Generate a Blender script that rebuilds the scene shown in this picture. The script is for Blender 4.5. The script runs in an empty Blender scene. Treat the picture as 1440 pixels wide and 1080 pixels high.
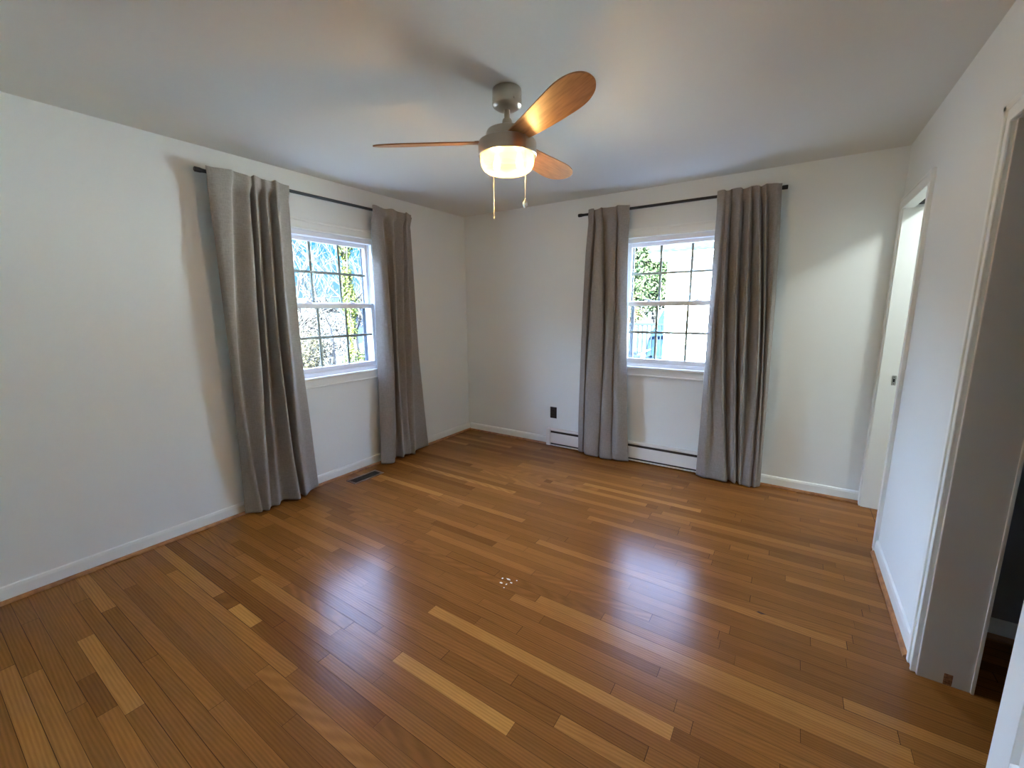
import bpy, bmesh, math, random
from mathutils import Vector, Matrix, Quaternion
from math import sin, cos, pi, radians, tan

S = bpy.context.scene
COL = S.collection

# ------------------------------------------------------------------ camera
cam_d = bpy.data.cameras.new('camera')
cam = bpy.data.objects.new('camera', cam_d)
COL.objects.link(cam)
S.camera = cam
RX = Vector((0.83488166, 0.55037929, -0.00743338))
UX = Vector((-0.08990097, 0.14967111, 0.98464023))
FX = Vector((-0.54303815, 0.8213898, -0.1744373))
m = Matrix.Identity(4)
for i in range(3):
    m[i][0] = RX[i]; m[i][1] = UX[i]; m[i][2] = -FX[i]
m[0][3], m[1][3], m[2][3] = 3.1672, -3.847, 1.427
cam.matrix_world = m
cam_d.sensor_fit = 'HORIZONTAL'
cam_d.sensor_width = 36.0
cam_d.lens = 36.0 * 593.12 / 1440
cam_d.clip_start = 0.02
cam_d.clip_end = 300

# ------------------------------------------------------------------ world, sun, exposure
SKY_LOW = (0.03, 0.20, 0.36)      # sky just over the trees
SKY_HIGH = (0.66, 0.86, 1.16)
SKY_ZENITH = (0.52, 0.66, 1.15)      # bright high haze
SKY_HIGH_GAIN = 44.0
w = bpy.data.worlds.new('sky')
S.world = w
w.use_nodes = True
nt = w.node_tree
nt.nodes.clear()
wo = nt.nodes.new('ShaderNodeOutputWorld')
bg = nt.nodes.new('ShaderNodeBackground')
tc = nt.nodes.new('ShaderNodeTexCoord')
sep = nt.nodes.new('ShaderNodeSeparateXYZ')
nt.links.new(tc.outputs['Generated'], sep.inputs[0])
cr = nt.nodes.new('ShaderNodeValToRGB')
cr.color_ramp.elements[0].position = 0.0
cr.color_ramp.elements[0].color = (0.16, 0.27, 0.34, 1)
cr.color_ramp.elements[1].position = 0.12
cr.color_ramp.elements[1].color = (*SKY_LOW, 1)
nt.links.new(sep.outputs['Z'], cr.inputs[0])
band = nt.nodes.new('ShaderNodeValToRGB')        # brightness of the hazy sky by elevation (sine)
el = band.color_ramp.elements
el[0].position = 0.17; el[0].color = (0, 0, 0, 1)
el[1].position = 0.60; el[1].color = (0.20, 0.20, 0.20, 1)
for p_, v_ in ((0.235, 0.24), (0.34, 0.40), (0.46, 0.25)):
    q = band.color_ramp.elements.new(p_); q.color = (v_, v_, v_, 1)
nt.links.new(sep.outputs['Z'], band.inputs[0])
tint = nt.nodes.new('ShaderNodeValToRGB')
tint.color_ramp.elements[0].position = 0.25; tint.color_ramp.elements[0].color = (*SKY_HIGH, 1)
tint.color_ramp.elements[1].position = 0.48; tint.color_ramp.elements[1].color = (*SKY_ZENITH, 1)
nt.links.new(sep.outputs['Z'], tint.inputs[0])
gain = nt.nodes.new('ShaderNodeVectorMath'); gain.operation = 'SCALE'; gain.inputs['Scale'].default_value = SKY_HIGH_GAIN
nt.links.new(tint.outputs[0], gain.inputs[0])
mx = nt.nodes.new('ShaderNodeMix'); mx.data_type = 'RGBA'
nt.links.new(gain.outputs[0], mx.inputs[7])
nt.links.new(band.outputs[0], mx.inputs[0])
nt.links.new(cr.outputs[0], mx.inputs[6])
nt.links.new(mx.outputs[2], bg.inputs[0])
bg.inputs[1].default_value = 1.0
nt.links.new(bg.outputs[0], wo.inputs[0])

sun_d = bpy.data.lights.new('sun', 'SUN')
sun_d.energy = 108.0
sun_d.angle = radians(0.6)
sun_d.color = (0.86, 0.99, 1.0)
sun = bpy.data.objects.new('sun', sun_d)
COL.objects.link(sun)
sun.rotation_euler = Vector((0.06, -0.85, 0.50)).to_track_quat('Z', 'Y').to_euler()
sun.location = (6, -8, 9)

S.view_settings.view_transform = 'Standard'
S.view_settings.look = 'None'
S.view_settings.exposure = 1.68
S.view_settings.gamma = 1.0
S.view_settings.use_curve_mapping = False
S.cycles.use_denoising = True
S.cycles.max_bounces = 14
S.cycles.diffuse_bounces = 8
S.cycles.transparent_max_bounces = 16
S.cycles.sample_clamp_indirect = 12.0

H = 2.44
W = 3.698
SOUTH = -4.75
T = 0.12

# ------------------------------------------------------------------ materials
def mat(name, color, rough=0.5, metal=0.0, spec=0.5):
    M = bpy.data.materials.new(name)
    M.use_nodes = True
    b = M.node_tree.nodes['Principled BSDF']
    b.inputs['Base Color'].default_value = (*color, 1)
    b.inputs['Roughness'].default_value = rough
    b.inputs['Metallic'].default_value = metal
    b.inputs['Specular IOR Level'].default_value = spec
    return M

def nodes(M):
    return M.node_tree.nodes, M.node_tree.links, M.node_tree.nodes['Principled BSDF']

def add_noise(M, c0, c1, scale=5, stretch=(1, 1, 1), detail=3, bump=0.0, bump_dist=0.002, rough=0.5):
    n, l, b = nodes(M)
    tcn = n.new('ShaderNodeTexCoord'); mp = n.new('ShaderNodeMapping')
    mp.inputs['Scale'].default_value = stretch
    l.new(tcn.outputs['Object'], mp.inputs[0])
    no = n.new('ShaderNodeTexNoise')
    no.inputs['Scale'].default_value = scale
    no.inputs['Detail'].default_value = detail
    no.inputs['Roughness'].default_value = rough
    l.new(mp.outputs[0], no.inputs['Vector'])
    r = n.new('ShaderNodeValToRGB')
    r.color_ramp.elements[0].position = 0.35; r.color_ramp.elements[0].color = (*c0, 1)
    r.color_ramp.elements[1].position = 0.65; r.color_ramp.elements[1].color = (*c1, 1)
    l.new(no.outputs[0], r.inputs[0]); l.new(r.outputs[0], b.inputs['Base Color'])
    if bump:
        bm_ = n.new('ShaderNodeBump'); bm_.inputs['Strength'].default_value = bump
        bm_.inputs['Distance'].default_value = bump_dist
        l.new(no.outputs[0], bm_.inputs['Height']); l.new(bm_.outputs[0], b.inputs['Normal'])
    return M

WALLC = (0.80, 0.80, 0.785)
m_wall = add_noise(mat('wall_paint', WALLC, 0.6, spec=0.3), (0.765, 0.80, 0.79), (0.77, 0.805, 0.795), 60, bump=0.05, bump_dist=0.001)
m_ceil = add_noise(mat('ceiling_paint', (0.78, 0.77, 0.75), 0.8, spec=0.2), (0.70, 0.705, 0.66), (0.705, 0.71, 0.665), 40, bump=0.05, bump_dist=0.001)
m_trim = mat('trim_paint', (0.80, 0.83, 0.81), 0.3)
m_vinyl = mat('window_vinyl', (0.80, 0.83, 0.88), 0.35)
m_grid = mat('window_grid', (0.22, 0.28, 0.28), 0.4)
m_dark_track = mat('dark_track', (0.02, 0.03, 0.04), 0.5)
m_black = mat('black_metal', (0.012, 0.014, 0.018), 0.35, 0.3)
m_blackplastic = mat('black_plastic', (0.015, 0.016, 0.02), 0.4)
m_hole = mat('dark_slot', (0.004, 0.004, 0.004), 0.8)
m_nickel = mat('brushed_nickel', (0.44, 0.385, 0.32), 0.28, 1.0)
m_steel = mat('strike_steel', (0.45, 0.45, 0.43), 0.35, 1.0)
m_heater = mat('heater_enamel', (0.78, 0.77, 0.74), 0.35)
m_heater_dark = mat('heater_dark', (0.02, 0.018, 0.015), 0.6)
m_vent = mat('vent_metal', (0.03, 0.027, 0.022), 0.6)
m_vent_dark = mat('vent_dark', (0.008, 0.008, 0.008), 0.7)
m_rawwood = add_noise(mat('bare_wood', (0.3, 0.14, 0.06), 0.8), (0.14, 0.06, 0.03), (0.38, 0.2, 0.1), 120, detail=5)
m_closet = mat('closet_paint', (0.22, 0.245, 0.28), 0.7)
m_crystal = mat('crystal', (0.9, 0.9, 0.92), 0.05, 0.6)
m_chain = mat('chain_metal', (0.85, 0.78, 0.62), 0.25, 1.0)

# glass pane: mostly clear with a mirror component from the angle
def glass_mat():
    M = bpy.data.materials.new('pane_glass'); M.use_nodes = True
    n, l = M.node_tree.nodes, M.node_tree.links
    n.clear()
    o = n.new('ShaderNodeOutputMaterial'); mixs = n.new('ShaderNodeMixShader')
    tr = n.new('ShaderNodeBsdfTransparent'); tr.inputs[0].default_value = (0.93, 0.98, 0.97, 1)
    gl = n.new('ShaderNodeBsdfGlossy'); gl.inputs['Roughness'].default_value = 0.02
    fr = n.new('ShaderNodeFresnel'); fr.inputs[0].default_value = 1.35
    l.new(fr.outputs[0], mixs.inputs[0]); l.new(tr.outputs[0], mixs.inputs[1]); l.new(gl.outputs[0], mixs.inputs[2])
    l.new(mixs.outputs[0], o.inputs[0])
    return M
m_glass = glass_mat()

def fabric_mat():
    M = bpy.data.materials.new('curtain_linen'); M.use_nodes = True
    n, l, b = nodes(M)
    b.inputs['Roughness'].default_value = 0.9
    b.inputs['Specular IOR Level'].default_value = 0.15
    b.inputs['Sheen Weight'].default_value = 0.25
    b.inputs['Sheen Roughness'].default_value = 0.5
    tcn = n.new('ShaderNodeTexCoord')
    def nz(st, sc):
        mp = n.new('ShaderNodeMapping'); mp.inputs['Scale'].default_value = st
        l.new(tcn.outputs['Object'], mp.inputs[0])
        no = n.new('ShaderNodeTexNoise'); no.inputs['Scale'].default_value = sc; no.inputs['Detail'].default_value = 4
        no.inputs['Roughness'].default_value = 0.7
        l.new(mp.outputs[0], no.inputs['Vector']); return no
    a = nz((1, 1, 0.12), 260); c = nz((0.12, 0.12, 1), 260)
    ad = n.new('ShaderNodeMath'); ad.operation = 'ADD'
    l.new(a.outputs[0], ad.inputs[0]); l.new(c.outputs[0], ad.inputs[1])
    mrr = n.new('ShaderNodeMapRange'); mrr.inputs['From Min'].default_value = 0.7; mrr.inputs['From Max'].default_value = 1.3
    l.new(ad.outputs[0], mrr.inputs[0])
    r = n.new('ShaderNodeValToRGB')
    r.color_ramp.elements[0].color = (0.235, 0.212, 0.192, 1)
    r.color_ramp.elements[1].color = (0.345, 0.317, 0.293, 1)
    l.new(mrr.outputs[0], r.inputs[0]); l.new(r.outputs[0], b.inputs['Base Color'])
    bp = n.new('ShaderNodeBump'); bp.inputs['Strength'].default_value = 0.25; bp.inputs['Distance'].default_value = 0.001
    l.new(ad.outputs[0], bp.inputs['Height']); l.new(bp.outputs[0], b.inputs['Normal'])
    tl = n.new('ShaderNodeBsdfTranslucent'); l.new(r.outputs[0], tl.inputs[0])
    ms = n.new('ShaderNodeMixShader'); ms.inputs[0].default_value = 0.10
    o = n['Material Output']
    l.new(b.outputs[0], ms.inputs[1]); l.new(tl.outputs[0], ms.inputs[2]); l.new(ms.outputs[0], o.inputs[0])
    return M
m_fabric = fabric_mat()

def floor_mat():
    M = bpy.data.materials.new('oak_strip_floor'); M.use_nodes = True
    n, l, b = nodes(M)
    at = n.new('ShaderNodeAttribute'); at.attribute_name = 'board'; at.attribute_type = 'GEOMETRY'
    sp = n.new('ShaderNodeSeparateColor'); l.new(at.outputs['Color'], sp.inputs[0])
    tone = n.new('ShaderNodeValToRGB')
    e = tone.color_ramp.elements
    e[0].position = 0.0; e[0].color = (0.19, 0.069, 0.0155, 1)
    e[1].position = 1.0; e[1].color = (0.76, 0.41, 0.10, 1)
    for p, c in ((0.25, (0.295, 0.117, 0.027)), (0.5, (0.385, 0.165, 0.038)), (0.7, (0.47, 0.215, 0.05))):
        q = tone.color_ramp.elements.new(p); q.color = (*c, 1)
    l.new(sp.outputs[0], tone.inputs[0])
    tcn = n.new('ShaderNodeTexCoord')
    # per-board offset of the grain
    off = n.new('ShaderNodeVectorMath'); off.operation = 'SCALE'; off.inputs['Scale'].default_value = 37.0
    l.new(at.outputs['Color'], off.inputs[0])
    add = n.new('ShaderNodeVectorMath'); add.operation = 'ADD'
    l.new(tcn.outputs['Object'], add.inputs[0]); l.new(off.outputs[0], add.inputs[1])
    mp = n.new('ShaderNodeMapping'); mp.inputs['Scale'].default_value = (1.6, 17, 1)
    l.new(add.outputs[0], mp.inputs[0])
    g = n.new('ShaderNodeTexNoise'); g.inputs['Scale'].default_value = 2.2; g.inputs['Detail'].default_value = 6
    g.inputs['Roughness'].default_value = 0.65; g.inputs['Distortion'].default_value = 0.6
    l.new(mp.outputs[0], g.inputs['Vector'])
    mp2 = n.new('ShaderNodeMapping'); mp2.inputs['Scale'].default_value = (0.9, 16, 1)
    l.new(add.outputs[0], mp2.inputs[0])
    wv = n.new('ShaderNodeTexNoise'); wv.inputs['Scale'].default_value = 14.0; wv.inputs['Detail'].default_value = 5
    wv.inputs['Roughness'].default_value = 0.7
    l.new(mp2.outputs[0], wv.inputs['Vector'])
    # cathedral grain: nested rings seen on some boards
    rg = n.new('ShaderNodeTexWave'); rg.wave_type = 'RINGS'; rg.rings_direction = 'Z'
    rg.inputs['Scale'].default_value = 5.0; rg.inputs['Distortion'].default_value = 4.0
    rg.inputs['Detail'].default_value = 3.0; rg.inputs['Detail Scale'].default_value = 1.2
    mp3 = n.new('ShaderNodeMapping'); mp3.inputs['Scale'].default_value = (0.5, 5.5, 1)
    l.new(add.outputs[0], mp3.inputs[0]); l.new(mp3.outputs[0], rg.inputs['Vector'])
    rgm = n.new('ShaderNodeMapRange'); rgm.inputs['To Min'].default_value = 0.84; rgm.inputs['To Max'].default_value = 1.03
    l.new(rg.outputs['Fac'], rgm.inputs[0])
    mrr = n.new('ShaderNodeMapRange'); mrr.inputs['From Min'].default_value = 0.3; mrr.inputs['From Max'].default_value = 0.7
    mrr.inputs['To Min'].default_value = 0.92; mrr.inputs['To Max'].default_value = 1.07
    l.new(g.outputs[0], mrr.inputs[0])
    mrw = n.new('ShaderNodeMapRange'); mrw.inputs['From Min'].default_value = 0.3; mrw.inputs['From Max'].default_value = 0.7
    mrw.inputs['To Min'].default_value = 0.90; mrw.inputs['To Max'].default_value = 1.05
    l.new(wv.outputs[0], mrw.inputs[0])
    mu0 = n.new('ShaderNodeMath'); mu0.operation = 'MULTIPLY'
    l.new(mrr.outputs[0], mu0.inputs[0]); l.new(mrw.outputs[0], mu0.inputs[1])
    mu = n.new('ShaderNodeMath'); mu.operation = 'MULTIPLY'
    l.new(mu0.outputs[0], mu.inputs[0]); l.new(rgm.outputs[0], mu.inputs[1])
    sc = n.new('ShaderNodeVectorMath'); sc.operation = 'SCALE'
    l.new(tone.outputs[0], sc.inputs[0]); l.new(mu.outputs[0], sc.inputs['Scale'])
    l.new(sc.outputs[0], b.inputs['Base Color'])
    # worn varnish
    rn = n.new('ShaderNodeTexNoise'); rn.inputs['Scale'].default_value = 3.0; rn.inputs['Detail'].default_value = 4
    l.new(tcn.outputs['Object'], rn.inputs['Vector'])
    rr = n.new('ShaderNodeMapRange'); rr.inputs['To Min'].default_value = 0.19; rr.inputs['To Max'].default_value = 0.25
    l.new(rn.outputs[0], rr.inputs[0]); l.new(rr.outputs[0], b.inputs['Roughness'])
    b.inputs['Specular IOR Level'].default_value = 0.15
    bp = n.new('ShaderNodeBump'); bp.inputs['Strength'].default_value = 0.12; bp.inputs['Distance'].default_value = 0.002
    l.new(mu.outputs[0], bp.inputs['Height']); l.new(bp.outputs[0], b.inputs['Normal'])
    return M
m_floor = floor_mat()
m_gap = mat('board_gap', (0.06, 0.023, 0.008), 0.9, spec=0.05)
m_fleck = mat('paint_fleck', (0.75, 0.74, 0.70), 0.6)
m_knot = mat('dark_knot', (0.07, 0.028, 0.012), 0.7, spec=0.1)
m_shoe = add_noise(mat('shoe_wood', (0.35, 0.15, 0.05), 0.35), (0.25, 0.10, 0.035), (0.40, 0.18, 0.06), 8, (3, 3, 3))
m_blade = add_noise(mat('blade_wood', (0.45, 0.2, 0.07), 0.4), (0.33, 0.145, 0.052), (0.47, 0.22, 0.085), 6, (1.2, 14, 14), detail=5)

# ------------------------------------------------------------------ mesh helpers
def link(name, bm, M, parent=None, smooth=False):
    me = bpy.data.meshes.new(name)
    bm.normal_update()
    bm.to_mesh(me); bm.free()
    for k in (M if isinstance(M, (list, tuple)) else [M]):
        me.materials.append(k)
    if smooth:
        for p in me.polygons: p.use_smooth = True
        try: me.set_sharp_from_angle(angle=radians(38))
        except Exception: pass
    o = bpy.data.objects.new(name, me)
    COL.objects.link(o)
    if parent is not None:
        o.parent = parent
    return o

def tag(o, label, cat, group=None):
    o['label'] = label; o['category'] = cat
    if group: o['group'] = group
    return o

def struct(o):
    o['kind'] = 'structure'
    return o

def empty(name, loc=(0, 0, 0), rz=0):
    o = bpy.data.objects.new(name, None)
    COL.objects.link(o); o.location = loc; o.rotation_euler = (0, 0, rz)
    o.empty_display_size = 0.1
    return o

def box(bm, x0, x1, y0, y1, z0, z1, bev=0.0, mi=0):
    vs = [bm.verts.new((x, y, z)) for z in (z0, z1) for y in (y0, y1) for x in (x0, x1)]
    fs = [bm.faces.new([vs[i] for i in f]) for f in ((0, 2, 3, 1), (4, 5, 7, 6), (0, 1, 5, 4), (2, 6, 7, 3), (0, 4, 6, 2), (1, 3, 7, 5))]
    for f in fs: f.material_index = mi
    if bev > 0:
        es = list({e for f in fs for e in f.edges})
        r = bmesh.ops.bevel(bm, geom=es, offset=bev, segments=2, affect='EDGES', profile=0.5)
        for f in r['faces']: f.material_index = mi
    return bm

def tube(bm, pts, radii, seg=10, cap=True, mi=0):
    pts = [Vector(p) for p in pts]
    if not isinstance(radii, (list, tuple)): radii = [radii] * len(pts)
    rings = []
    ref = None
    for i, p in enumerate(pts):
        d = (pts[min(i + 1, len(pts) - 1)] - pts[max(i - 1, 0)]).normalized()
        if ref is None:
            ref = Vector((0, 0, 1)) if abs(d.z) < 0.9 else Vector((1, 0, 0))
        a = d.cross(ref).normalized(); b = d.cross(a).normalized()
        ref = -b if False else ref
        rings.append([bm.verts.new(p + (a * cos(2 * pi * k / seg) + b * sin(2 * pi * k / seg)) * radii[i]) for k in range(seg)])
    for i in range(len(rings) - 1):
        for k in range(seg):
            f = bm.faces.new((rings[i][k], rings[i][(k + 1) % seg], rings[i + 1][(k + 1) % seg], rings[i + 1][k]))
            f.material_index = mi
    if cap:
        f = bm.faces.new(rings[0][::-1]); f.material_index = mi
        f = bm.faces.new(rings[-1]); f.material_index = mi

def lathe(bm, prof, seg=48, c=(0, 0), mi=0):
    rings = []
    for r, z in prof:
        if r < 1e-5: rings.append([bm.verts.new((c[0], c[1], z))])
        else: rings.append([bm.verts.new((c[0] + r * cos(2 * pi * k / seg), c[1] + r * sin(2 * pi * k / seg), z)) for k in range(seg)])
    for a, b in zip(rings, rings[1:]):
        for k in range(seg):
            k2 = (k + 1) % seg
            if len(a) == 1 and len(b) == 1: continue
            if len(a) == 1: f = bm.faces.new((a[0], b[k], b[k2]))
            elif len(b) == 1: f = bm.faces.new((a[k], b[0], a[k2]))
            else: f = bm.faces.new((a[k], b[k], b[k2], a[k2]))
            f.material_index = mi
    return bm

def extrude_profile(bm, prof, p0, p1, out, mi=0):
    """prof = [(distance from wall, z)], swept from p0 to p1 (x,y); out = unit xy pointing into the room"""
    A = [bm.verts.new((p0[0] + out[0] * d, p0[1] + out[1] * d, z)) for d, z in prof]
    B = [bm.verts.new((p1[0] + out[0] * d, p1[1] + out[1] * d, z)) for d, z in prof]
    n_ = len(prof)
    for i in range(n_):
        j = (i + 1) % n_
        f = bm.faces.new((A[i], A[j], B[j], B[i])); f.material_index = mi
    bm.faces.new(A[::-1]).material_index = mi; bm.faces.new(B).material_index = mi
    bmesh.ops.recalc_face_normals(bm, faces=bm.faces)

# ------------------------------------------------------------------ shell
# left wall (x<0) with window hole
LW = (-2.135, -1.275, 0.90, 2.035)
BW = (1.855, 2.705, 0.90, 2.035)
TO = 0.16
bm = bmesh.new()
box(bm, -TO, 0, SOUTH - T, LW[0], 0, H); box(bm, -TO, 0, LW[1], TO, 0, H)
box(bm, -TO, 0, LW[0], LW[1], 0, LW[2]); box(bm, -TO, 0, LW[0], LW[1], LW[3], H)
struct(link('wall_left', bm, m_wall))
bm = bmesh.new()
box(bm, 0, BW[0], 0, TO, 0, H); box(bm, BW[1], 5.0, 0, TO, 0, H)
box(bm, BW[0], BW[1], 0, TO, 0, BW[2]); box(bm, BW[0], BW[1], 0, TO, BW[3], H)
struct(link('wall_back', bm, m_wall))
# right wall: doorway and closet opening
DY0, DY1, DZ = -0.07, -0.72, 2.045
CY0, CY1, CZ = -1.765, -3.35, 2.00
bm = bmesh.new()
box(bm, W, W + T, DY0 + 0.0, 0, 0, H)
box(bm, W, W + T, DY1, DY0, DZ + 0.02, H)
box(bm, W, W + T, CY0, DY1, 0, H)
box(bm, W, W + T, CY1, CY0, CZ + 0.02, H)
box(bm, W, W + T, SOUTH, CY1, 0, H)
struct(link('wall_right', bm, m_wall))
bm = bmesh.new(); box(bm, 0, 5.0, SOUTH - T, SOUTH, 0, H)
struct(link('wall_front', bm, m_wall))
bm = bmesh.new(); box(bm, 4.88, 5.0, SOUTH, 0, 0, H)
struct(link('wall_hallway', bm, m_wall))
# closet interior and partition to the next room
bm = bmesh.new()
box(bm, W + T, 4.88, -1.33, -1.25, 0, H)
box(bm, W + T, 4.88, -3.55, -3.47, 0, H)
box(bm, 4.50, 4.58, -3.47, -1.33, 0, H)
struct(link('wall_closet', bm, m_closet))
bm = bmesh.new(); box(bm, -TO, 5.0, SOUTH - T, TO, H, H + 0.15)
struct(link('ceiling', bm, m_ceil))
bm = bmesh.new(); box(bm, -TO, 5.0, SOUTH - T, TO, -0.9, -0.012)
struct(link('wall_foundation', bm, mat('foundation', (0.35, 0.33, 0.31), 0.9)))

# ------------------------------------------------------------------ strip floor: one mesh, one colour value per board
random.seed(11)
PITCH = 0.0572
bm = bmesh.new()
lay = bm.loops.layers.color.new('board')
X0, X1 = 0.0, 4.88
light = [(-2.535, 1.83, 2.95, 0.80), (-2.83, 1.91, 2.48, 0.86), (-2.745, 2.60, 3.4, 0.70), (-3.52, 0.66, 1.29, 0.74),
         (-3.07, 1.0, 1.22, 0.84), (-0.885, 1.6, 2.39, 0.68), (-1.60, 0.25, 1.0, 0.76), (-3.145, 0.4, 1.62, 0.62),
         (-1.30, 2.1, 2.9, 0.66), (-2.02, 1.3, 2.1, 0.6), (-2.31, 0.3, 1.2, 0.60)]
def board(x0, x1, y0, y1, v):
    g = random.choice((0.0008, 0.0012, 0.0016, 0.0024))
    col = (v, random.random(), random.random(), 1)
    zt, zb = 0.0, -0.0018
    a, b_, c, d = x0 + g * 0.6, x1 - g * 0.6, y0 + g * 0.5, y1 - g * 0.5
    t1, t2 = random.uniform(-0.0004, 0), random.uniform(-0.0004, 0)
    vs = [bm.verts.new(p) for p in ((a, c, t1), (b_, c, t1), (b_, d, t2), (a, d, t2))]
    f = bm.faces.new(vs)
    for lp in f.loops: lp[lay] = col
    f.material_index = 0
row = 0
y = 0.0
while y > SOUTH:
    y1 = y; y0 = max(y - PITCH, SOUTH); yc = (y0 + y1) / 2
    xs = [X0]
    x = -random.uniform(0, 1.0)
    while x < X1:
        x += random.choice((0.3, 0.45, 0.6, 0.8, 1.0, 1.25, 1.5)) * random.uniform(0.8, 1.2)
        if X0 + 0.12 < x < X1 - 0.12: xs.append(x)
    xs.append(X1)
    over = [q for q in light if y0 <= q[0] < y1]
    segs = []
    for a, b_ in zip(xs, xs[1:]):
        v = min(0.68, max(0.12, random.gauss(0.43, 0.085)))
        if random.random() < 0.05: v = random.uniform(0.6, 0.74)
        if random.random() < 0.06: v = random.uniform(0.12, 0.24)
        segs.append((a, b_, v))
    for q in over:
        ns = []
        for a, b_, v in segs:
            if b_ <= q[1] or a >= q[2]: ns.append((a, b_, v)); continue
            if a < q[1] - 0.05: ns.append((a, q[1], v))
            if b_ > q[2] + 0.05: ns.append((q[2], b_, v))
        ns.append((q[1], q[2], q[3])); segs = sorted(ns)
    e_ = X0
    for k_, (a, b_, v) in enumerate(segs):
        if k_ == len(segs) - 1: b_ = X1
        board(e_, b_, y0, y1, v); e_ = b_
    y -= PITCH; row += 1
# dark bed under the gaps
vs = [bm.verts.new(p) for p in ((X0, SOUTH, -0.0016), (X1, SOUTH, -0.0016), (X1, 0, -0.0016), (X0, 0, -0.0016))]
f = bm.faces.new(vs); f.material_index = 1
# white paint flecks and a knot worn into the boards
def blob(cx, cy, rx, ry, mi, z=0.0004):
    n_ = 9
    v_ = [bm.verts.new((cx + rx * random.uniform(0.6, 1.1) * cos(2 * pi * k / n_), cy + ry * random.uniform(0.6, 1.1) * sin(2 * pi * k / n_), z)) for k in range(n_)]
    f_ = bm.faces.new(v_); f_.material_index = mi
for cx, cy, rx, ry in ((2.017, -2.155, .016, .007), (2.045, -2.172, .009, .005), (1.985, -2.165, .006, .006), (2.00, -2.20, .011, .006), (2.03, -2.195, .005, .008), (2.06, -2.14, .005, .004), (2.035, -2.225, .004, .004)):
    blob(cx, cy, rx, ry, 2)
blob(3.164, -1.717, .022, .009, 3)
# seam where the next room's boards begin, under the doorway
vs = [bm.verts.new(p) for p in ((3.747, -0.72, 0.0005), (3.7505, -0.72, 0.0005), (3.7505, -0.07, 0.0005), (3.747, -0.07, 0.0005))]
f = bm.faces.new(vs); f.material_index = 1
vs = [bm.verts.new(p) for p in ((X0, SOUTH, -0.01), (X1, SOUTH, -0.01), (X1, 0, -0.01), (X0, 0, -0.01))]
bm.faces.new(vs[::-1]).material_index = 1
struct(link('floor', bm, [m_floor, m_gap, m_fleck, m_knot]))

# ------------------------------------------------------------------ baseboards with stained shoe moulding
BB = [(0, 0), (0.013, 0), (0.013, 0.068), (0.009, 0.082), (0, 0.086)]
SH = [(0.013, 0), (0.029, 0), (0.0275, 0.008), (0.022, 0.015), (0.013, 0.018)]
def baseboard(name, runs):
    b1 = bmesh.new(); b2 = bmesh.new()
    for p0, p1, out in runs:
        extrude_profile(b1, BB, p0, p1, out); extrude_profile(b2, SH, p0, p1, out)
    o = struct(link(name, b1, m_trim))
    link('shoe_moulding', b2, m_shoe, o)
    return o
baseboard('baseboard_left', [((0, SOUTH), (0, 0), (1, 0))])
baseboard('baseboard_back', [((0.029, 0), (1.085, 0), (0, -1)), ((3.062, 0), (W - 0.002, 0), (0, -1))])
baseboard('baseboard_right', [((W, -0.79), (W, -1.695), (-1, 0)), ((W, -3.43), (W, SOUTH), (-1, 0))])
baseboard('baseboard_closet', [((3.83, -1.33), (4.5, -1.33), (0, -1)), ((4.5, -1.36), (4.5, -3.46), (-1, 0))])
baseboard('baseboard_front', [((0.03, SOUTH), (W - 0.03, SOUTH), (0, 1))])

# ------------------------------------------------------------------ doorway trim and closet trim
def casing_strip(bm, y0, y1, z0, z1):
    """flat casing with raised back band on the right wall, facing -x"""
    box(bm, W - 0.014, W + 0.001, y0, y1, z0, z1, 0.003)
bm = bmesh.new()
casing_strip(bm, -0.066, -0.002, 0, DZ)
casing_strip(bm, -0.79, DY1 - 0.0, 0, DZ)
casing_strip(bm, -0.79, -0.002, DZ, DZ + 0.066)
box(bm, W - 0.019, W - 0.012, -0.79, -0.775, 0, DZ + 0.066, 0.003)
box(bm, W - 0.019, W - 0.012, -0.79, -0.002, DZ + 0.053, DZ + 0.066, 0.003)
door1 = struct(link('door_1', bm, m_trim))
bm = bmesh.new()
box(bm, W - 0.004, W + T + 0.004, DY0 - 0.004, DY0 + 0.001, 0, DZ, 0.001)      # far jamb
box(bm, W - 0.004, W + T + 0.004, DY1 - 0.001, DY1 + 0.012, 0, DZ, 0.001)
box(bm, W - 0.004, W + 0.048, DY1, DY0, DZ, DZ + 0.02, 0.001)                # head, split for the pocket track
box(bm, W + 0.092, W + T + 0.004, DY1, DY0, DZ, DZ + 0.02, 0.001)
link('door_jamb', bm, m_trim, door1)
bm = bmesh.new(); box(bm, W + 0.048, W + 0.092, DY1 + 0.02, DY0 - 0.05, DZ + 0.008, DZ + 0.02)
link('door_track', bm, m_hole, door1)
bm = bmesh.new()
box(bm, 3.762, 3.784, DY0 - 0.0065, DY0 - 0.003, 0.90, 0.966, 0.001)
sp_ = link('strike_plate', bm, m_steel, door1)
bm = bmesh.new()
box(bm, 3.7685, 3.7775, DY0 - 0.0072, DY0 - 0.006, 0.922, 0.944)
box(bm, 3.7715, 3.7745, DY0 - 0.0072, DY0 - 0.006, 0.907, 0.912)
box(bm, 3.7715, 3.7745, DY0 - 0.0072, DY0 - 0.006, 0.954, 0.959)
link('strike_hole', bm, m_hole, sp_)

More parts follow.
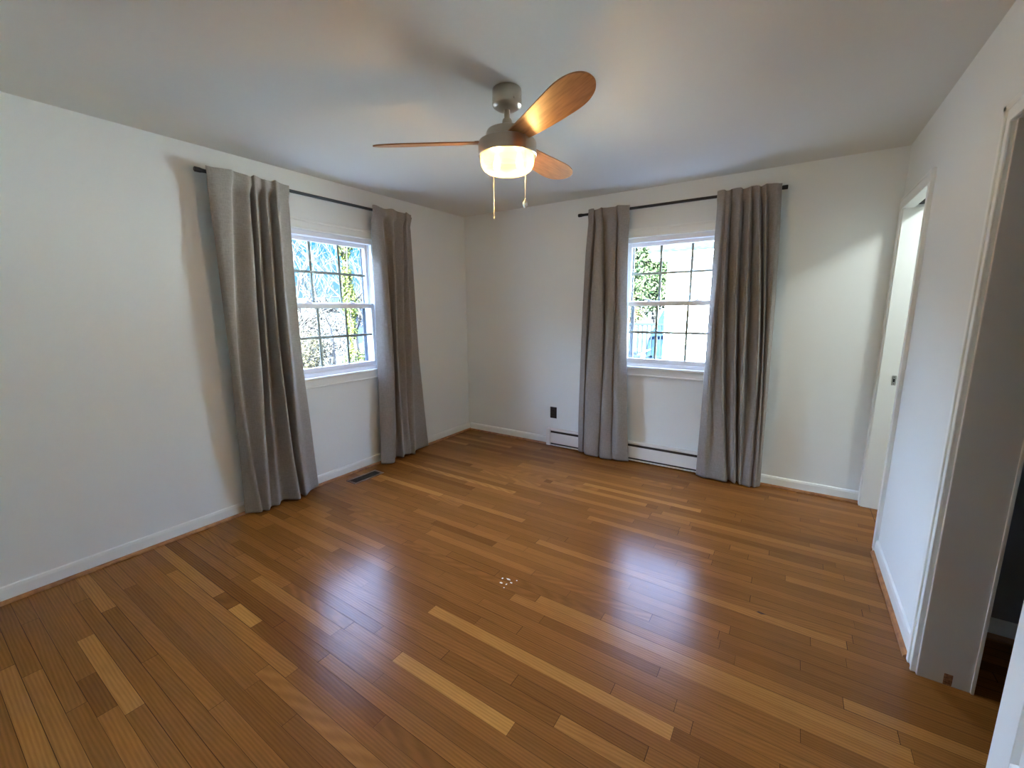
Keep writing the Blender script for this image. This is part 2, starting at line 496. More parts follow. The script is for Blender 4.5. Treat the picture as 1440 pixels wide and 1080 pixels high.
bm = bmesh.new()
def cc(y0, y1, z0, z1, d0, d1): box(bm, W - d1, W - d0 + 0.001, y0, y1, z0, z1, 0.0025)
cc(CY0 - 0.002, -1.700, 0, CZ, 0, 0.013); cc(-1.722, -1.698, 0, CZ + 0.064, 0.012, 0.019); cc(CY0 - 0.003, CY0 + 0.01, 0, CZ, 0.012, 0.018)
cc(-3.42, -1.698, CZ, CZ + 0.064, 0, 0.013); cc(-3.42, -1.698, CZ + 0.044, CZ + 0.066, 0.012, 0.019); cc(-3.35, CY0, CZ, CZ + 0.012, 0.012, 0.018)
cc(-3.42, CY1, 0, CZ, 0, 0.013)
door2 = struct(link('door_2', bm, m_trim))
m_jamb = mat('closet_jamb_paint', (0.62, 0.60, 0.57), 0.45)
bm = bmesh.new()
box(bm, W - 0.002, W + T + 0.03, CY0 - 0.016, CY0 + 0.001, 0, CZ, 0.0015)
box(bm, W - 0.002, W + T + 0.03, CY1 - 0.001, CY1 + 0.016, 0, CZ, 0.0015)
box(bm, W - 0.002, W + T + 0.03, CY1, CY0, CZ - 0.001, CZ + 0.019, 0.0015)
box(bm, W + T + 0.026, W + T + 0.036, CY0 - 0.022, CY0 + 0.03, 0, CZ, 0.002)    # inner edge bead
link('closet_jamb', bm, m_jamb, door2)
bm = bmesh.new()
box(bm, 3.770, 3.795, CY0 - 0.0175, CY0 - 0.010, 0.001, 0.048, 0.002)
link('bare_wood_notch', bm, m_rawwood, door2)
bm = bmesh.new(); box(bm, 3.735, 3.80, CY1, CY0 - 0.017, CZ - 0.022, CZ - 0.003, 0.001)
link('sliding_track', bm, m_steel, door2)

# closet sliding door, moulded panels
def panel_door(x0, x1, y0, y1, z0, z1):
    root = empty('closet_sliding_door', ((x0 + x1) / 2, (y0 + y1) / 2, z0))
    cx, cy = root.location.x, root.location.y
    b_ = bmesh.new()
    st = 0.105
    zs = [z0, z0 + 0.24, 0.92, 1.04, z1 - 0.11, z1]
    X0_, X1_ = x0 - cx, x1 - cx
    def bx(a0, a1, c0, c1, d0, d1, bev=0.002): box(b_, a0, a1, c0 - cy, c1 - cy, d0 - z0, d1 - z0, bev)
    bx(X0_, X1_, y0, y0 + st, z0, z1); bx(X0_, X1_, y1 - st, y1, z0, z1)
    bx(X0_, X1_, y0 + st, y1 - st, zs[0], zs[1]); bx(X0_, X1_, y0 + st, y1 - st, zs[2], zs[3]); bx(X0_, X1_, y0 + st, y1 - st, zs[4], zs[5])
    link('door_frame', b_, m_trim, root)
    for a, b2 in ((zs[1], zs[2]), (zs[3], zs[4])):
        p = bmesh.new()
        ya, yb = y0 + st - cy, y1 - st - cy; za, zb = a - z0, b2 - z0
        d = 0.011
        def ring(ins, xx): return [p.verts.new((xx, yy, zz)) for yy, zz in ((ya + ins, za + ins), (yb - ins, za + ins), (yb - ins, zb - ins), (ya + ins, zb - ins))]
        R_ = [ring(0, X0_ + 0.001), ring(0.012, X0_ + d), ring(0.030, X0_ + d), ring(0.062, X0_ + 0.003)]
        for r1, r2 in zip(R_, R_[1:]):
            for k in range(4): p.faces.new((r1[k], r1[(k + 1) % 4], r2[(k + 1) % 4], r2[k]))
        p.faces.new(R_[-1])
        Rb = ring(0, X1_ - 0.008); p.faces.new(Rb[::-1])
        for k in range(4): p.faces.new((R_[0][(k + 1) % 4], R_[0][k], Rb[k], Rb[(k + 1) % 4]))
        bmesh.ops.recalc_face_normals(p, faces=p.faces)
        link('door_panel', p, m_trim, root)
    return root
sd = panel_door(3.742, 3.776, -3.325, -2.272, 0.012, 1.975)
tag(sd, 'white moulded panel sliding door covering the near part of the closet opening', 'closet door')

# added ceiling lamp in the unseen hallway, there to brighten the doorway jamb
hl = empty('added_hallway_lamp', (4.36, -0.66, H))
b = bmesh.new(); lathe(b, [(0, -0.001), (0.12, -0.001), (0.12, -0.02), (0, -0.02)]); link('added_lamp_base', b, m_trim, hl, True)
m_hl = bpy.data.materials.new('added_lamp_glow'); m_hl.use_nodes = True
_q = m_hl.node_tree.nodes['Principled BSDF']; _q.inputs['Emission Color'].default_value = (0.93, 1.0, 0.97, 1); _q.inputs['Emission Strength'].default_value = 34.0
b = bmesh.new(); lathe(b, [(0.115, -0.02), (0.125, -0.04), (0.105, -0.075), (0.06, -0.095), (0, -0.10)]); link('added_lamp_globe', b, m_hl, hl, True)
tag(hl, 'round white ceiling lamp added in the unseen hallway to brighten the far right doorway', 'ceiling lamp')

# ------------------------------------------------------------------ windows (double hung, 3 x 2 grids in each sash)
def make_window(name, u, rz, origin):
    root = struct(empty(name, origin, rz))
    HWG = 0.385           # half glass width
    # frame
    b = bmesh.new()
    fo = 0.428
    for s in (-1, 1):
        a0, a1 = sorted((s * (HWG + 0.030), s * fo))
        box(b, a0, a1, 0.004, 0.135, 0.905, 2.032, 0.002)
        a0, a1 = sorted((s * (HWG + 0.022), s * (HWG + 0.032)))
        box(b, a0, a1, 0.048, 0.056, 0.94, 2.0, 0.001)
    box(b, -fo, fo, 0.004, 0.135, 1.997, 2.034, 0.002)
    box(b, -fo, fo, 0.004, 0.150, 0.902, 0.932, 0.002)
    link('window_frame', b, m_vinyl, root)
    def sash(nm, y0, y1, z0, z1, g0, g1):
        s_ = bmesh.new()
        hw = HWG + 0.030
        for s in (-1, 1):
            a0, a1 = sorted((s * HWG, s * hw))
            box(s_, a0, a1, y0, y1, z0, z1, 0.003)
        box(s_, -HWG, HWG, y0, y1, z0, g0, 0.003)
        box(s_, -HWG, HWG, y0, y1, g1, z1, 0.003)
        so = link(nm, s_, m_vinyl, root)
        ym = (y0 + y1) / 2
        g = bmesh.new()
        zc = (g0 + g1) / 2 + 0.003
        for k in (-1, 1):
            box(g, k * 0.1285 - 0.010, k * 0.1285 + 0.010, ym - 0.003, ym + 0.003, g0, g1, 0.001)
        for a0, a1 in ((-HWG, -0.1385), (-0.1185, 0.1185), (0.1385, HWG)):
            box(g, a0, a1, ym - 0.003, ym + 0.003, zc - 0.010, zc + 0.010, 0.001)
        link('grille', g, m_grid, so)
        gl = bmesh.new()
        vs_ = [gl.verts.new(p) for p in ((-HWG, ym + 0.005, g0), (HWG, ym + 0.005, g0), (HWG, ym + 0.005, g1), (-HWG, ym + 0.005, g1))]
        gl.faces.new(vs_)
        link('glass_pane', gl, m_glass, so)
        return so
    sash('upper_sash', 0.062, 0.094, 1.455, 2.0, 1.492, 1.966)
    lo = sash('lower_sash', 0.018, 0.050, 0.93, 1.486, 0.972, 1.446)
    for k in (-1, 1):
        q = bmesh.new()
        lathe(q, [(0.0, 0.0), (0.032, 0.0), (0.028, 0.008), (0.012, 0.013), (0.010, 0.019), (0, 0.020)], 20)
        bmesh.ops.scale(q, vec=(1, 0.45, 1), verts=q.verts)
        box(q, -0.020, 0.006, -0.008, -0.001, 0.012, 0.018, 0.002)
        bmesh.ops.translate(q, vec=(k * 0.20, 0.036, 1.486), verts=q.verts)
        link('sash_lock', q, m_vinyl, lo, True)
    # dark track beside the lower sash, outside the glass
    b = bmesh.new()
    for s in (-1, 1):
        a0, a1 = sorted((s * (HWG - 0.032), s * (HWG + 0.0)))
        box(b, a0, a1, 0.100, 0.112, 0.935, 1.46, 0.001)
        a0, a1 = sorted((s * (HWG - 0.012), s * (HWG + 0.0)))
        box(b, a0, a1, 0.100, 0.112, 1.46, 1.98, 0.001)
    box(b, -HWG + 0.02, HWG - 0.02, 0.100, 0.112, 0.935, 0.95, 0.001)
    link('screen_track', b, m_dark_track, root)
    # interior casing, stool and apron
    b = bmesh.new()
    for s in (-1, 1):
        a0, a1 = sorted((s * 0.424, s * 0.492))
        box(b, a0, a1, -0.015, 0.003, 0.900, 2.04, 0.003)
        a0, a1 = sorted((s * 0.478, s * 0.494))
        box(b, a0, a1, -0.021, -0.013, 0.90, 2.112, 0.003)
    box(b, -0.492, 0.492, -0.015, 0.003, 2.036, 2.108, 0.003)
    box(b, -0.494, 0.494, -0.027, -0.013, 2.094, 2.112, 0.004); box(b, -0.43, 0.43, -0.020, -0.013, 2.036, 2.050, 0.003)
    link('window_casing', b, m_trim, root)
    b = bmesh.new()
    box(b, -0.50, 0.50, -0.036, 0.016, 0.882, 0.902, 0.005)
    link('window_stool', b, m_trim, root)
    b = bmesh.new()
    box(b, -0.485, 0.485, -0.016, 0.001, 0.815, 0.882, 0.004)
    box(b, -0.485, 0.485, -0.021, -0.012, 0.815, 0.828, 0.003)
    link('window_apron', b, m_trim, root)
    # exterior trim
    b = bmesh.new()
    for s in (-1, 1):
        a0, a1 = sorted((s * 0.425, s * 0.50)); box(b, a0, a1, TO, TO + 0.02, 0.86, 2.1, 0.002)
    box(b, -0.50, 0.50, TO, TO + 0.02, 2.03, 2.1, 0.002); box(b, -0.52, 0.52, 0.14, TO + 0.05, 0.86, 0.90, 0.002)
    link('exterior_trim', b, m_trim, root)
    return root
make_window('window_1', 0, pi / 2, (0, -1.705, 0))
make_window('window_2', 0, 0, (2.28, 0, 0))

# ------------------------------------------------------------------ curtain rods
def make_rod(u0, u1, axis, brackets, label):
    """axis 'y' on left wall, 'x' on back wall"""
    z = 2.272; d = 0.083
    mid = (u0 + u1) / 2
    P = (lambda u, dd=d, zz=z: Vector((dd, u, zz))) if axis == 'y' else (lambda u, dd=d, zz=z: Vector((u, -dd, zz)))
    o_ = P(mid)
    root = empty('curtain_rod', o_)
    L = lambda v: v - o_
    b = bmesh.new(); tube(b, [L(P(u0 + 0.04)), L(P(u1 - 0.04))], 0.0112, 16)
    link('rod_tube', b, m_black, root, True)
    for e, s in ((u0, 1), (u1, -1)):
        b = bmesh.new()
        tube(b, [L(P(e)), L(P(e + s * 0.003)), L(P(e + s * 0.030)), L(P(e + s * 0.042)), L(P(e + s * 0.05))], [0.012, 0.015, 0.015, 0.012, 0.012], 20)
        link('finial', b, m_black, root, True)
    for e in brackets:
        b = bmesh.new()
        tube(b, [L(P(e, 0.006)), L(P(e, d - 0.004))], 0.006, 12)
        tube(b, [L(P(e, 0.0005)), L(P(e, 0.006))], 0.016, 20)
        tube(b, [L(P(e - 0.006)), L(P(e + 0.006))], 0.0135, 16)
        link('wall_bracket', b, m_black, root, True)
    return tag(root, label, 'curtain rod', 'curtain rods')
make_rod(-2.625, -0.885, 'y', (-2.45, -1.02), 'black curtain rod across the left wall, above the window with trees outside')
make_rod(1.427, 3.052, 'x', (1.62, 2.93), 'black curtain rod across the back wall, above the window facing the white house')

# ------------------------------------------------------------------ curtains
CURTAINS = {
'L1':[
  ((-2.574,0.100), (-2.563,0.080), (-2.573,0.050)),
  ((-2.524,0.118), (-2.552,0.115), (-2.532,0.085)),
  ((-2.441,0.120), (-2.529,0.120), (-2.494,0.105)),
  ((-2.413,0.085), (-2.496,0.085), (-2.472,0.090)),
  ((-2.342,0.125), (-2.408,0.135), (-2.447,0.130)),
  ((-2.308,0.070), (-2.365,0.070), (-2.411,0.090)),
  ((-2.296,0.120), (-2.352,0.130), (-2.375,0.120)),
  ((-2.249,0.070), (-2.293,0.060), (-2.317,0.070)),
  ((-2.228,0.120), (-2.272,0.140), (-2.230,0.140)),
  ((-2.174,0.060), (-2.212,0.050), (-2.172,0.050)),
  ((-2.159,0.125), (-2.198,0.130), (-2.161,0.120)),
  ((-2.127,0.100), (-2.139,0.080), (-2.089,0.070)),
  ((-2.061,0.090), (-2.056,0.070), (-2.012,0.045)),
],
'L2':[
  ((-1.339,0.070), (-1.356,0.070), (-1.395,0.070)),
  ((-1.308,0.115), (-1.314,0.115), (-1.341,0.110)),
  ((-1.264,0.120), (-1.258,0.130), (-1.290,0.130)),
  ((-1.195,0.060), (-1.161,0.040), (-1.193,0.040)),
  ((-1.143,0.120), (-1.171,0.110), (-1.166,0.110)),
  ((-1.075,0.070), (-1.110,0.070), (-1.111,0.080)),
  ((-1.023,0.115), (-1.085,0.110), (-1.073,0.100)),
  ((-0.974,0.080), (-1.049,0.090), (-1.045,0.090)),
  ((-0.972,0.115), (-1.023,0.130), (-1.026,0.130)),
  ((-0.931,0.090), (-0.968,0.090), (-0.939,0.060)),
  ((-0.909,0.090), (-0.864,0.080), (-0.761,0.050)),
],
'B1':[
  ((1.539,0.090), (1.487,0.080), (1.478,0.060)),
  ((1.589,0.110), (1.555,0.110), (1.530,0.090)),
  ((1.588,0.060), (1.547,0.050), (1.535,0.050)),
  ((1.640,0.120), (1.599,0.130), (1.586,0.130)),
  ((1.664,0.115), (1.714,0.120), (1.700,0.120)),
  ((1.673,0.070), (1.703,0.040), (1.683,0.050)),
  ((1.771,0.120), (1.765,0.130), (1.733,0.130)),
  ((1.801,0.115), (1.816,0.120), (1.822,0.120)),
  ((1.804,0.090), (1.818,0.090), (1.847,0.110)),
  ((1.840,0.120), (1.862,0.120), (1.910,0.130)),
  ((1.916,0.085), (1.924,0.080), (2.002,0.090)),
],
'B2':[
  ((2.595,0.080), (2.593,0.070), (2.581,0.070)),
  ((2.642,0.115), (2.643,0.120), (2.652,0.120)),
  ((2.659,0.100), (2.665,0.090), (2.699,0.100)),
  ((2.686,0.120), (2.711,0.125), (2.822,0.130)),
  ((2.697,0.070), (2.728,0.060), (2.834,0.050)),
  ((2.757,0.120), (2.801,0.125), (2.885,0.130)),
  ((2.771,0.070), (2.815,0.060), (2.892,0.040)),
  ((2.817,0.120), (2.870,0.125), (2.918,0.120)),
  ((2.827,0.065), (2.890,0.050), (2.938,0.090)),
  ((2.871,0.120), (2.956,0.125), (2.992,0.130)),
  ((2.886,0.065), (2.975,0.060), (3.005,0.100)),
  ((2.916,0.115), (2.993,0.125), (3.022,0.125)),
  ((2.927,0.080), (3.003,0.090), (3.031,0.110)),
  ((2.986,0.120), (3.030,0.120), (3.050,0.100)),
  ((3.015,0.080), (3.047,0.080), (3.065,0.060)),
],
}
def catmull(P, t):
    n_ = len(P) - 1
    i = min(int(t), n_ - 1); f = t - i
    g = lambda k: P[max(0, min(n_, k))]
    p0, p1, p2, p3 = g(i - 1), g(i), g(i + 1), g(i + 2)
    k = 0.85
    return tuple((1 - k) * (a1 + (a2 - a1) * f) + k * 0.5 * ((2 * a1) + (-a0 + a2) * f + (2 * a0 - 5 * a1 + 4 * a2 - a3) * f * f + (-a0 + 3 * a1 - 3 * a2 + a3) * f ** 3)
                 for a0, a1, a2, a3 in zip(p0, p1, p2, p3))
def make_curtain(key, axis, label, floor_gap):
    rnd = random.Random(key)
    rows = CURTAINS[key]
    top = [(r[0][0], r[0][1]) for r in rows]
    midr = [(r[1][0], max(0.062, r[1][1])) for r in rows]
    lowc = (0.082, 0.62) if axis == 'x' else (0.045, 1.0)
    bot = [(r[2][0], max(lowc[0], lowc[0] + (r[2][1] - 0.04) * lowc[1])) for r in rows]
    SUB = 9
    nu = (len(rows) - 1) * SUB
    zt, zm, zb = 2.28, 1.2, 0.03
    cu = sum(p[0] for p in midr) / len(midr)
    org = Vector((0.09, cu, 0)) if axis == 'y' else Vector((cu, -0.09, 0))
    b = bmesh.new()
    zs = [2.302, 2.298, 2.29, 2.275, 2.26, 2.245, 2.22, 2.19, 2.15]
    z = 2.10
    while z > 0.10: zs.append(z); z -= 0.05
    zs += [0.085, 0.06, 0.04, 0.02]
    grid = []
    ph = [rnd.uniform(0, 6.28) for _ in range(6)]
    for z in zs:
        q = (z - zb) / (zt - zb); qm = (zm - zb) / (zt - zb)
        q = min(1, max(0, q))
        # quadratic through the three rows
        lt = q * (q - qm) / (1 - qm); lm = q * (1 - q) / (qm * (1 - qm)); lb = (q - 1) * (q - qm) / (qm)
        ring = []
        for j in range(nu + 1):
            t = j / SUB
            (a, da), (m_, dm), (c, dc) = catmull(top, t), catmull(midr, t), catmull(bot, t)
            u_ = a * lt + m_ * lm + c * lb
            if z > zm: k = (z - zm) / (zt - zm); k = min(1, k); d = dm + (da - dm) * k
            else: k = (zm - z) / (zm - zb); d = dm + (dc - dm) * k
            d = 0.066 + (d - 0.066) * (1 + 0.42 * min(1, max(0, (2.25 - z) / 0.35)) * min(1, 0.15 + z / 1.0))
            # small irregular waviness of hanging cloth
            wv = 0.004 * sin(3.1 * z + ph[0] + 1.9 * t) + 0.0025 * sin(7.3 * z + ph[1] - 1.3 * t)
            d += wv * (0.3 if z > 2.15 else 1)
            u_ += 0.003 * sin(2.3 * z + ph[2] + 1.1 * t) * (1 if z < 2.1 else 0.2)
            if z > 2.20:   # header gathered in front of the rod
                k = min(1, (z - 2.20) / 0.045)
                dh = 0.112 + (d - 0.09) * 0.38
                d = d * (1 - k) + max(dh, 0.1005) * k
            if axis == 'x' and z < 0.35: d = max(d, 0.078)
            d = max(d, 0.052 if z > 0.1 else 0.042)
            zz = z
            if z > 2.28: zz = z + 0.006 * sin(1.7 * t + ph[3]) * min(1, (z - 2.28) / 0.02)
            if z < 0.1:
                zz = floor_gap + (z - 0.02) + 0.006 * sin(0.8 * t + ph[4]) * (1 - z / 0.1) + (0.10 - d) * 0.06
                zz = max(zz, 0.008)
            ring.append(b.verts.new((d - org.x, u_ - org.y, zz) if axis == 'y' else (u_ - org.x, -d - org.y, zz)))
        grid.append(ring)
    for r1, r2 in zip(grid, grid[1:]):
        for j in range(nu): b.faces.new((r1[j], r2[j], r2[j + 1], r1[j + 1]))
    o = link('curtain', b, m_fabric, None, False)
    for p in o.data.polygons: p.use_smooth = True
    o.location = org
    so = o.modifiers.new('thickness', 'SOLIDIFY'); so.thickness = 0.0022; so.offset = 0
    # rear hanging tabs that loop over the rod
    return tag(o, label, 'curtain', 'grey linen curtains')
make_curtain('L1', 'y', 'wide grey curtain panel at the left wall, left of its window and nearest the viewer', 0.018)
make_curtain('L2', 'y', 'narrow grey curtain panel at the left wall, between its window and the room corner', 0.016)
make_curtain('B1', 'x', 'narrow grey curtain panel at the back wall, beside the black outlet', 0.016)
make_curtain('B2', 'x', 'wide grey curtain panel at the back wall, right of the window facing the white house', 0.014)

# ------------------------------------------------------------------ baseboard heater
hx0, hx1 = 1.09, 3.058
root = empty('baseboard_heater', ((hx0 + hx1) / 2, -0.03, 0)); ox, oy = root.location.x, root.location.y
def hb(nm, segs, M):
    b = bmesh.new()
    for (x0, x1, y0, y1, z0, z1, bv) in segs: box(b, x0 - ox, x1 - ox, y0 - oy, y1 - oy, z0, z1, bv)
    return link(nm, b, M, root)
hb('back_plate', [(hx0 + .01, hx1 - .01, -0.006, -0.001, 0.012, 0.186, 0.001)], m_heater)
hb('front_cover', [(hx0 + 0.045, hx1 - 0.045, -0.056, -0.051, 0.038, 0.148, 0.002)], m_heater)
hb('top_hood', [(hx0 + 0.045, hx1 - 0.045, -0.050, -0.004, 0.180, 0.186, 0.002), (hx0 + 0.045, hx1 - 0.045, -0.054, -0.048, 0.169, 0.187, 0.002)], m_heater)
hb('bottom_lip', [(hx0 + 0.01, hx1 - 0.01, -0.057, -0.006, 0.010, 0.020, 0.002)], m_heater)
hb('end_cap', [(hx0, hx0 + 0.046, -0.058, -0.001, 0.008, 0.189, 0.003)], m_heater)
hb('end_cap', [(hx1 - 0.046, hx1, -0.058, -0.001, 0.008, 0.189, 0.003)], m_heater)
hb('heating_fins', [(hx0 + 0.05, hx1 - 0.05, -0.046, -0.010, 0.0215, 0.17, 0)], m_heater_dark)
tag(root, 'cream electric baseboard heater along the back wall under the window', 'heater')

# ------------------------------------------------------------------ black outlet
root = empty('wall_outlet', (1.147, 0, 0.353))
b = bmesh.new(); box(b, -0.0375, 0.0375, -0.006, -0.0002, -0.060, 0.060, 0.002); link('cover_plate', b, m_blackplastic, root)
for zc in (0.021, -0.021):
    b = bmesh.new(); box(b, -0.017, 0.017, -0.0085, -0.006, zc - 0.0145, zc + 0.0145, 0.002); rc = link('receptacle', b, m_blackplastic, root)
    b = bmesh.new(); box(b, -0.008, -0.0055, -0.0088, -0.0084, zc - 0.003, zc + 0.006); box(b, 0.0055, 0.008, -0.0088, -0.0084, zc - 0.003, zc + 0.006)
    link('slots', b, m_hole, rc)
tag(root, 'black electrical outlet plate low on the back wall above the heater end', 'outlet')

# ------------------------------------------------------------------ floor register
root = empty('floor_register', (0.185, -1.655, 0))
b = bmesh.new(); ow, ol = 0.062, 0.150; iw, il = 0.040, 0.128
box(b, -ow, -iw, -ol, ol, 0.0005, 0.004, 0.001); box(b, iw, ow, -ol, ol, 0.0005, 0.004, 0.001)
box(b, -iw, iw, -ol, -il, 0.0005, 0.004, 0.001); box(b, -iw, iw, il, ol, 0.0005, 0.004, 0.001)
link('register_frame', b, add_noise(mat('register_wood', (0.2, 0.13, 0.08), 0.5), (0.16, 0.10, 0.06), (0.22, 0.14, 0.08), 20), root)
b = bmesh.new()
for k in range(25):
    yy = -0.122 + k * 0.244 / 24
    box(b, -iw, iw, yy - 0.0018, yy + 0.0018, 0.0012, 0.0034)
for xx in (-0.0135, 0.0135): box(b, xx - 0.002, xx + 0.002, -il, il, 0.0014, 0.0036)
link('louvers', b, m_vent, root)
b = bmesh.new(); box(b, -iw, iw, -il, il, 0.0004, 0.0008); link('duct_opening', b, m_vent_dark, root)
tag(root, 'dark brown metal floor register vent beside the left wall under the window', 'floor vent')

# ------------------------------------------------------------------ ceiling fan
FX_, FY_ = 1.952, -2.034
fan = empty('ceiling_fan', (FX_, FY_, 2.20))
def fz(z): return z - 2.20
b = bmesh.new(); lathe(b, [(0, fz(2.438)), (0.067, fz(2.438)), (0.069, fz(2.43)), (0.069, fz(2.372)), (0.066, fz(2.366)), (0.050, fz(2.356)), (0.022, fz(2.350)), (0, fz(2.350))])
can = link('canopy', b, m_nickel, fan, True)
for k in range(4):
    a = pi / 4 + k * pi / 2 + 0.3
    b = bmesh.new(); tube(b, [(0.0665 * cos(a), 0.0665 * sin(a), fz(2.380)), (0.073 * cos(a), 0.073 * sin(a), fz(2.380))], [0.0045, 0.0035], 10)
    link('canopy_screw', b, m_nickel, can)
b = bmesh.new(); tube(b, [(0, 0, fz(2.352)), (0, 0, fz(2.285))], 0.0135, 20); link('downrod', b, m_nickel, fan, True)
b = bmesh.new(); lathe(b, [(0, fz(2.312)), (0.019, fz(2.312)), (0.022, fz(2.306)), (0.026, fz(2.275)), (0.034, fz(2.268)), (0, fz(2.268))], 32); link('coupling_cover', b, m_nickel, fan, True)
b = bmesh.new(); lathe(b, [(0, fz(2.272)), (0.030, fz(2.272)), (0.078, fz(2.266)), (0.096, fz(2.258)), (0.101, fz(2.246)), (0.101, fz(2.214)), (0, fz(2.214))]); link('motor_housing', b, m_nickel, fan, True)
b = bmesh.new(); lathe(b, [(0.095, fz(2.214)), (0.128, fz(2.213)), (0.1365, fz(2.208)), (0.139, fz(2.200)), (0.139, fz(2.150)), (0.136, fz(2.147)), (0.130, fz(2.147)), (0.130, fz(2.160)), (0, fz(2.160))])
kit = link('light_kit', b, m_nickel, fan, True)

def bowl_mat():
    M = bpy.data.materials.new('lit_frosted_glass'); M.use_nodes = True
    n, l = M.node_tree.nodes, M.node_tree.links
    n.clear()
    o = n.new('ShaderNodeOutputMaterial')
    em = n.new('ShaderNodeEmission'); em.inputs[0].default_value = (1.0, 0.66, 0.24, 1); em.inputs[1].default_value = 0.22
    tl = n.new('ShaderNodeBsdfTranslucent'); tl.inputs[0].default_value = (0.07, 0.046, 0.018, 1)
    gl = n.new('ShaderNodeBsdfGlossy'); gl.inputs['Roughness'].default_value = 0.15
    m1 = n.new('ShaderNodeMixShader'); m1.inputs[0].default_value = 0.06
    ad = n.new('ShaderNodeAddShader')
    tr = n.new('ShaderNodeBsdfTransparent'); tr.inputs[0].default_value = (1.0, 0.82, 0.5, 1)
    m2 = n.new('ShaderNodeMixShader'); m2.inputs[0].default_value = 0.15
    l.new(tl.outputs[0], m1.inputs[1]); l.new(gl.outputs[0], m1.inputs[2])
    l.new(m1.outputs[0], m2.inputs[1]); l.new(tr.outputs[0], m2.inputs[2]); l.new(m2.outputs[0], ad.inputs[0]); l.new(em.outputs[0], ad.inputs[1]); l.new(ad.outputs[0], o.inputs[0])
    return M
m_bowl = bowl_mat()
m_bulb = bpy.data.materials.new('lit_bulb'); m_bulb.use_nodes = True
_b = m_bulb.node_tree.nodes['Principled BSDF']; _b.inputs['Emission Color'].default_value = (1.0, 0.68, 0.33, 1); _b.inputs['Emission Strength'].default_value = 5.0
b = bmesh.new(); lathe(b, [(0.129, fz(2.158)), (0.129, fz(2.128)), (0.126, fz(2.108)), (0.117, fz(2.092)), (0.100, fz(2.080)), (0.070, fz(2.073)), (0.035, fz(2.070)), (0, fz(2.069))])
link('glass_bowl', b, m_bowl, kit, True)
LAMP_POWER = 16.0
for k, (bx_, by_) in enumerate(((-0.055, -0.012), (0.05, 0.03))):
    b = bmesh.new(); lathe(b, [(0, fz(2.158)), (0.011, fz(2.158)), (0.012, fz(2.140)), (0.017, fz(2.128)), (0.019, fz(2.115)), (0.014, fz(2.101)), (0, fz(2.096))], 20, (bx_, by_))
    link('bulb', b, m_bulb, kit, True)
    ld = bpy.data.lights.new('bulb_light', 'POINT'); ld.energy = LAMP_POWER; ld.color = (1.0, 0.74, 0.42); ld.shadow_soft_size = 0.02
    lo_ = bpy.data.objects.new('bulb_light', ld); COL.objects.link(lo_)
    lo_.location = (FX_ + bx_, FY_ + by_, 2.088)
# blades
def make_blade(ang):
    b = bmesh.new()
    r0, r1 = 0.085, 0.652
    NS = 36; NW = 6
    pitch = tan(radians(15))
    topv, botv = [], []
    for i in range(NS + 1):
        s = 1 - (1 - i / NS) ** 1.5
        r = r0 + (r1 - r0) * s
        wlead = 0.040 + 0.042 * sin(pi * min(1, s * 1.05) ** 0.8 * 0.5) * 1.0
        wl = wlead; wt = 0.040 + 0.034 * s
        tipk = max(0.0, (s - 0.66) / 0.34)
        kk = math.sqrt(max(0.0, 1 - tipk ** 2.2))
        wl *= 0.05 + 0.95 * kk; wt *= 0.05 + 0.95 * kk
        rowt, rowb = [], []
        for j in range(NW + 1):
            t = -wt + (wl + wt) * j / NW
            z = -pitch * t + 0.004
            rowt.append(b.verts.new((r, t, z + 0.0028))); rowb.append(b.verts.new((r, t, z - 0.0028)))
        topv.append(rowt); botv.append(rowb)
    for i in range(NS):
        for j in range(NW):
            b.faces.new((topv[i][j], topv[i + 1][j], topv[i + 1][j + 1], topv[i][j + 1]))
            b.faces.new((botv[i][j], botv[i][j + 1], botv[i + 1][j + 1], botv[i + 1][j]))
        b.faces.new((topv[i][0], botv[i][0], botv[i + 1][0], topv[i + 1][0]))
        b.faces.new((topv[i][NW], topv[i + 1][NW], botv[i + 1][NW], botv[i][NW]))
    for j in range(NW):
        b.faces.new((topv[0][j], topv[0][j + 1], botv[0][j + 1], botv[0][j]))
        b.faces.new((topv[NS][j], botv[NS][j], botv[NS][j + 1], topv[NS][j + 1]))
    bmesh.ops.recalc_face_normals(b, faces=b.faces)
    o = link('fan_blade', b, m_blade, fan, True)
    o.rotation_euler = (0, 0, radians(ang)); o.location = (0, 0, 0.008)
    b = bmesh.new(); box(b, 0.075, 0.155, -0.018, 0.018, -0.002, 0.003, 0.001)
    for v in b.verts: v.co.z += -pitch * v.co.y + 0.010
    link('blade_bracket', b, m_nickel, o)
    return o
for a in (-30.3, 210.0, 89.5): make_blade(a)
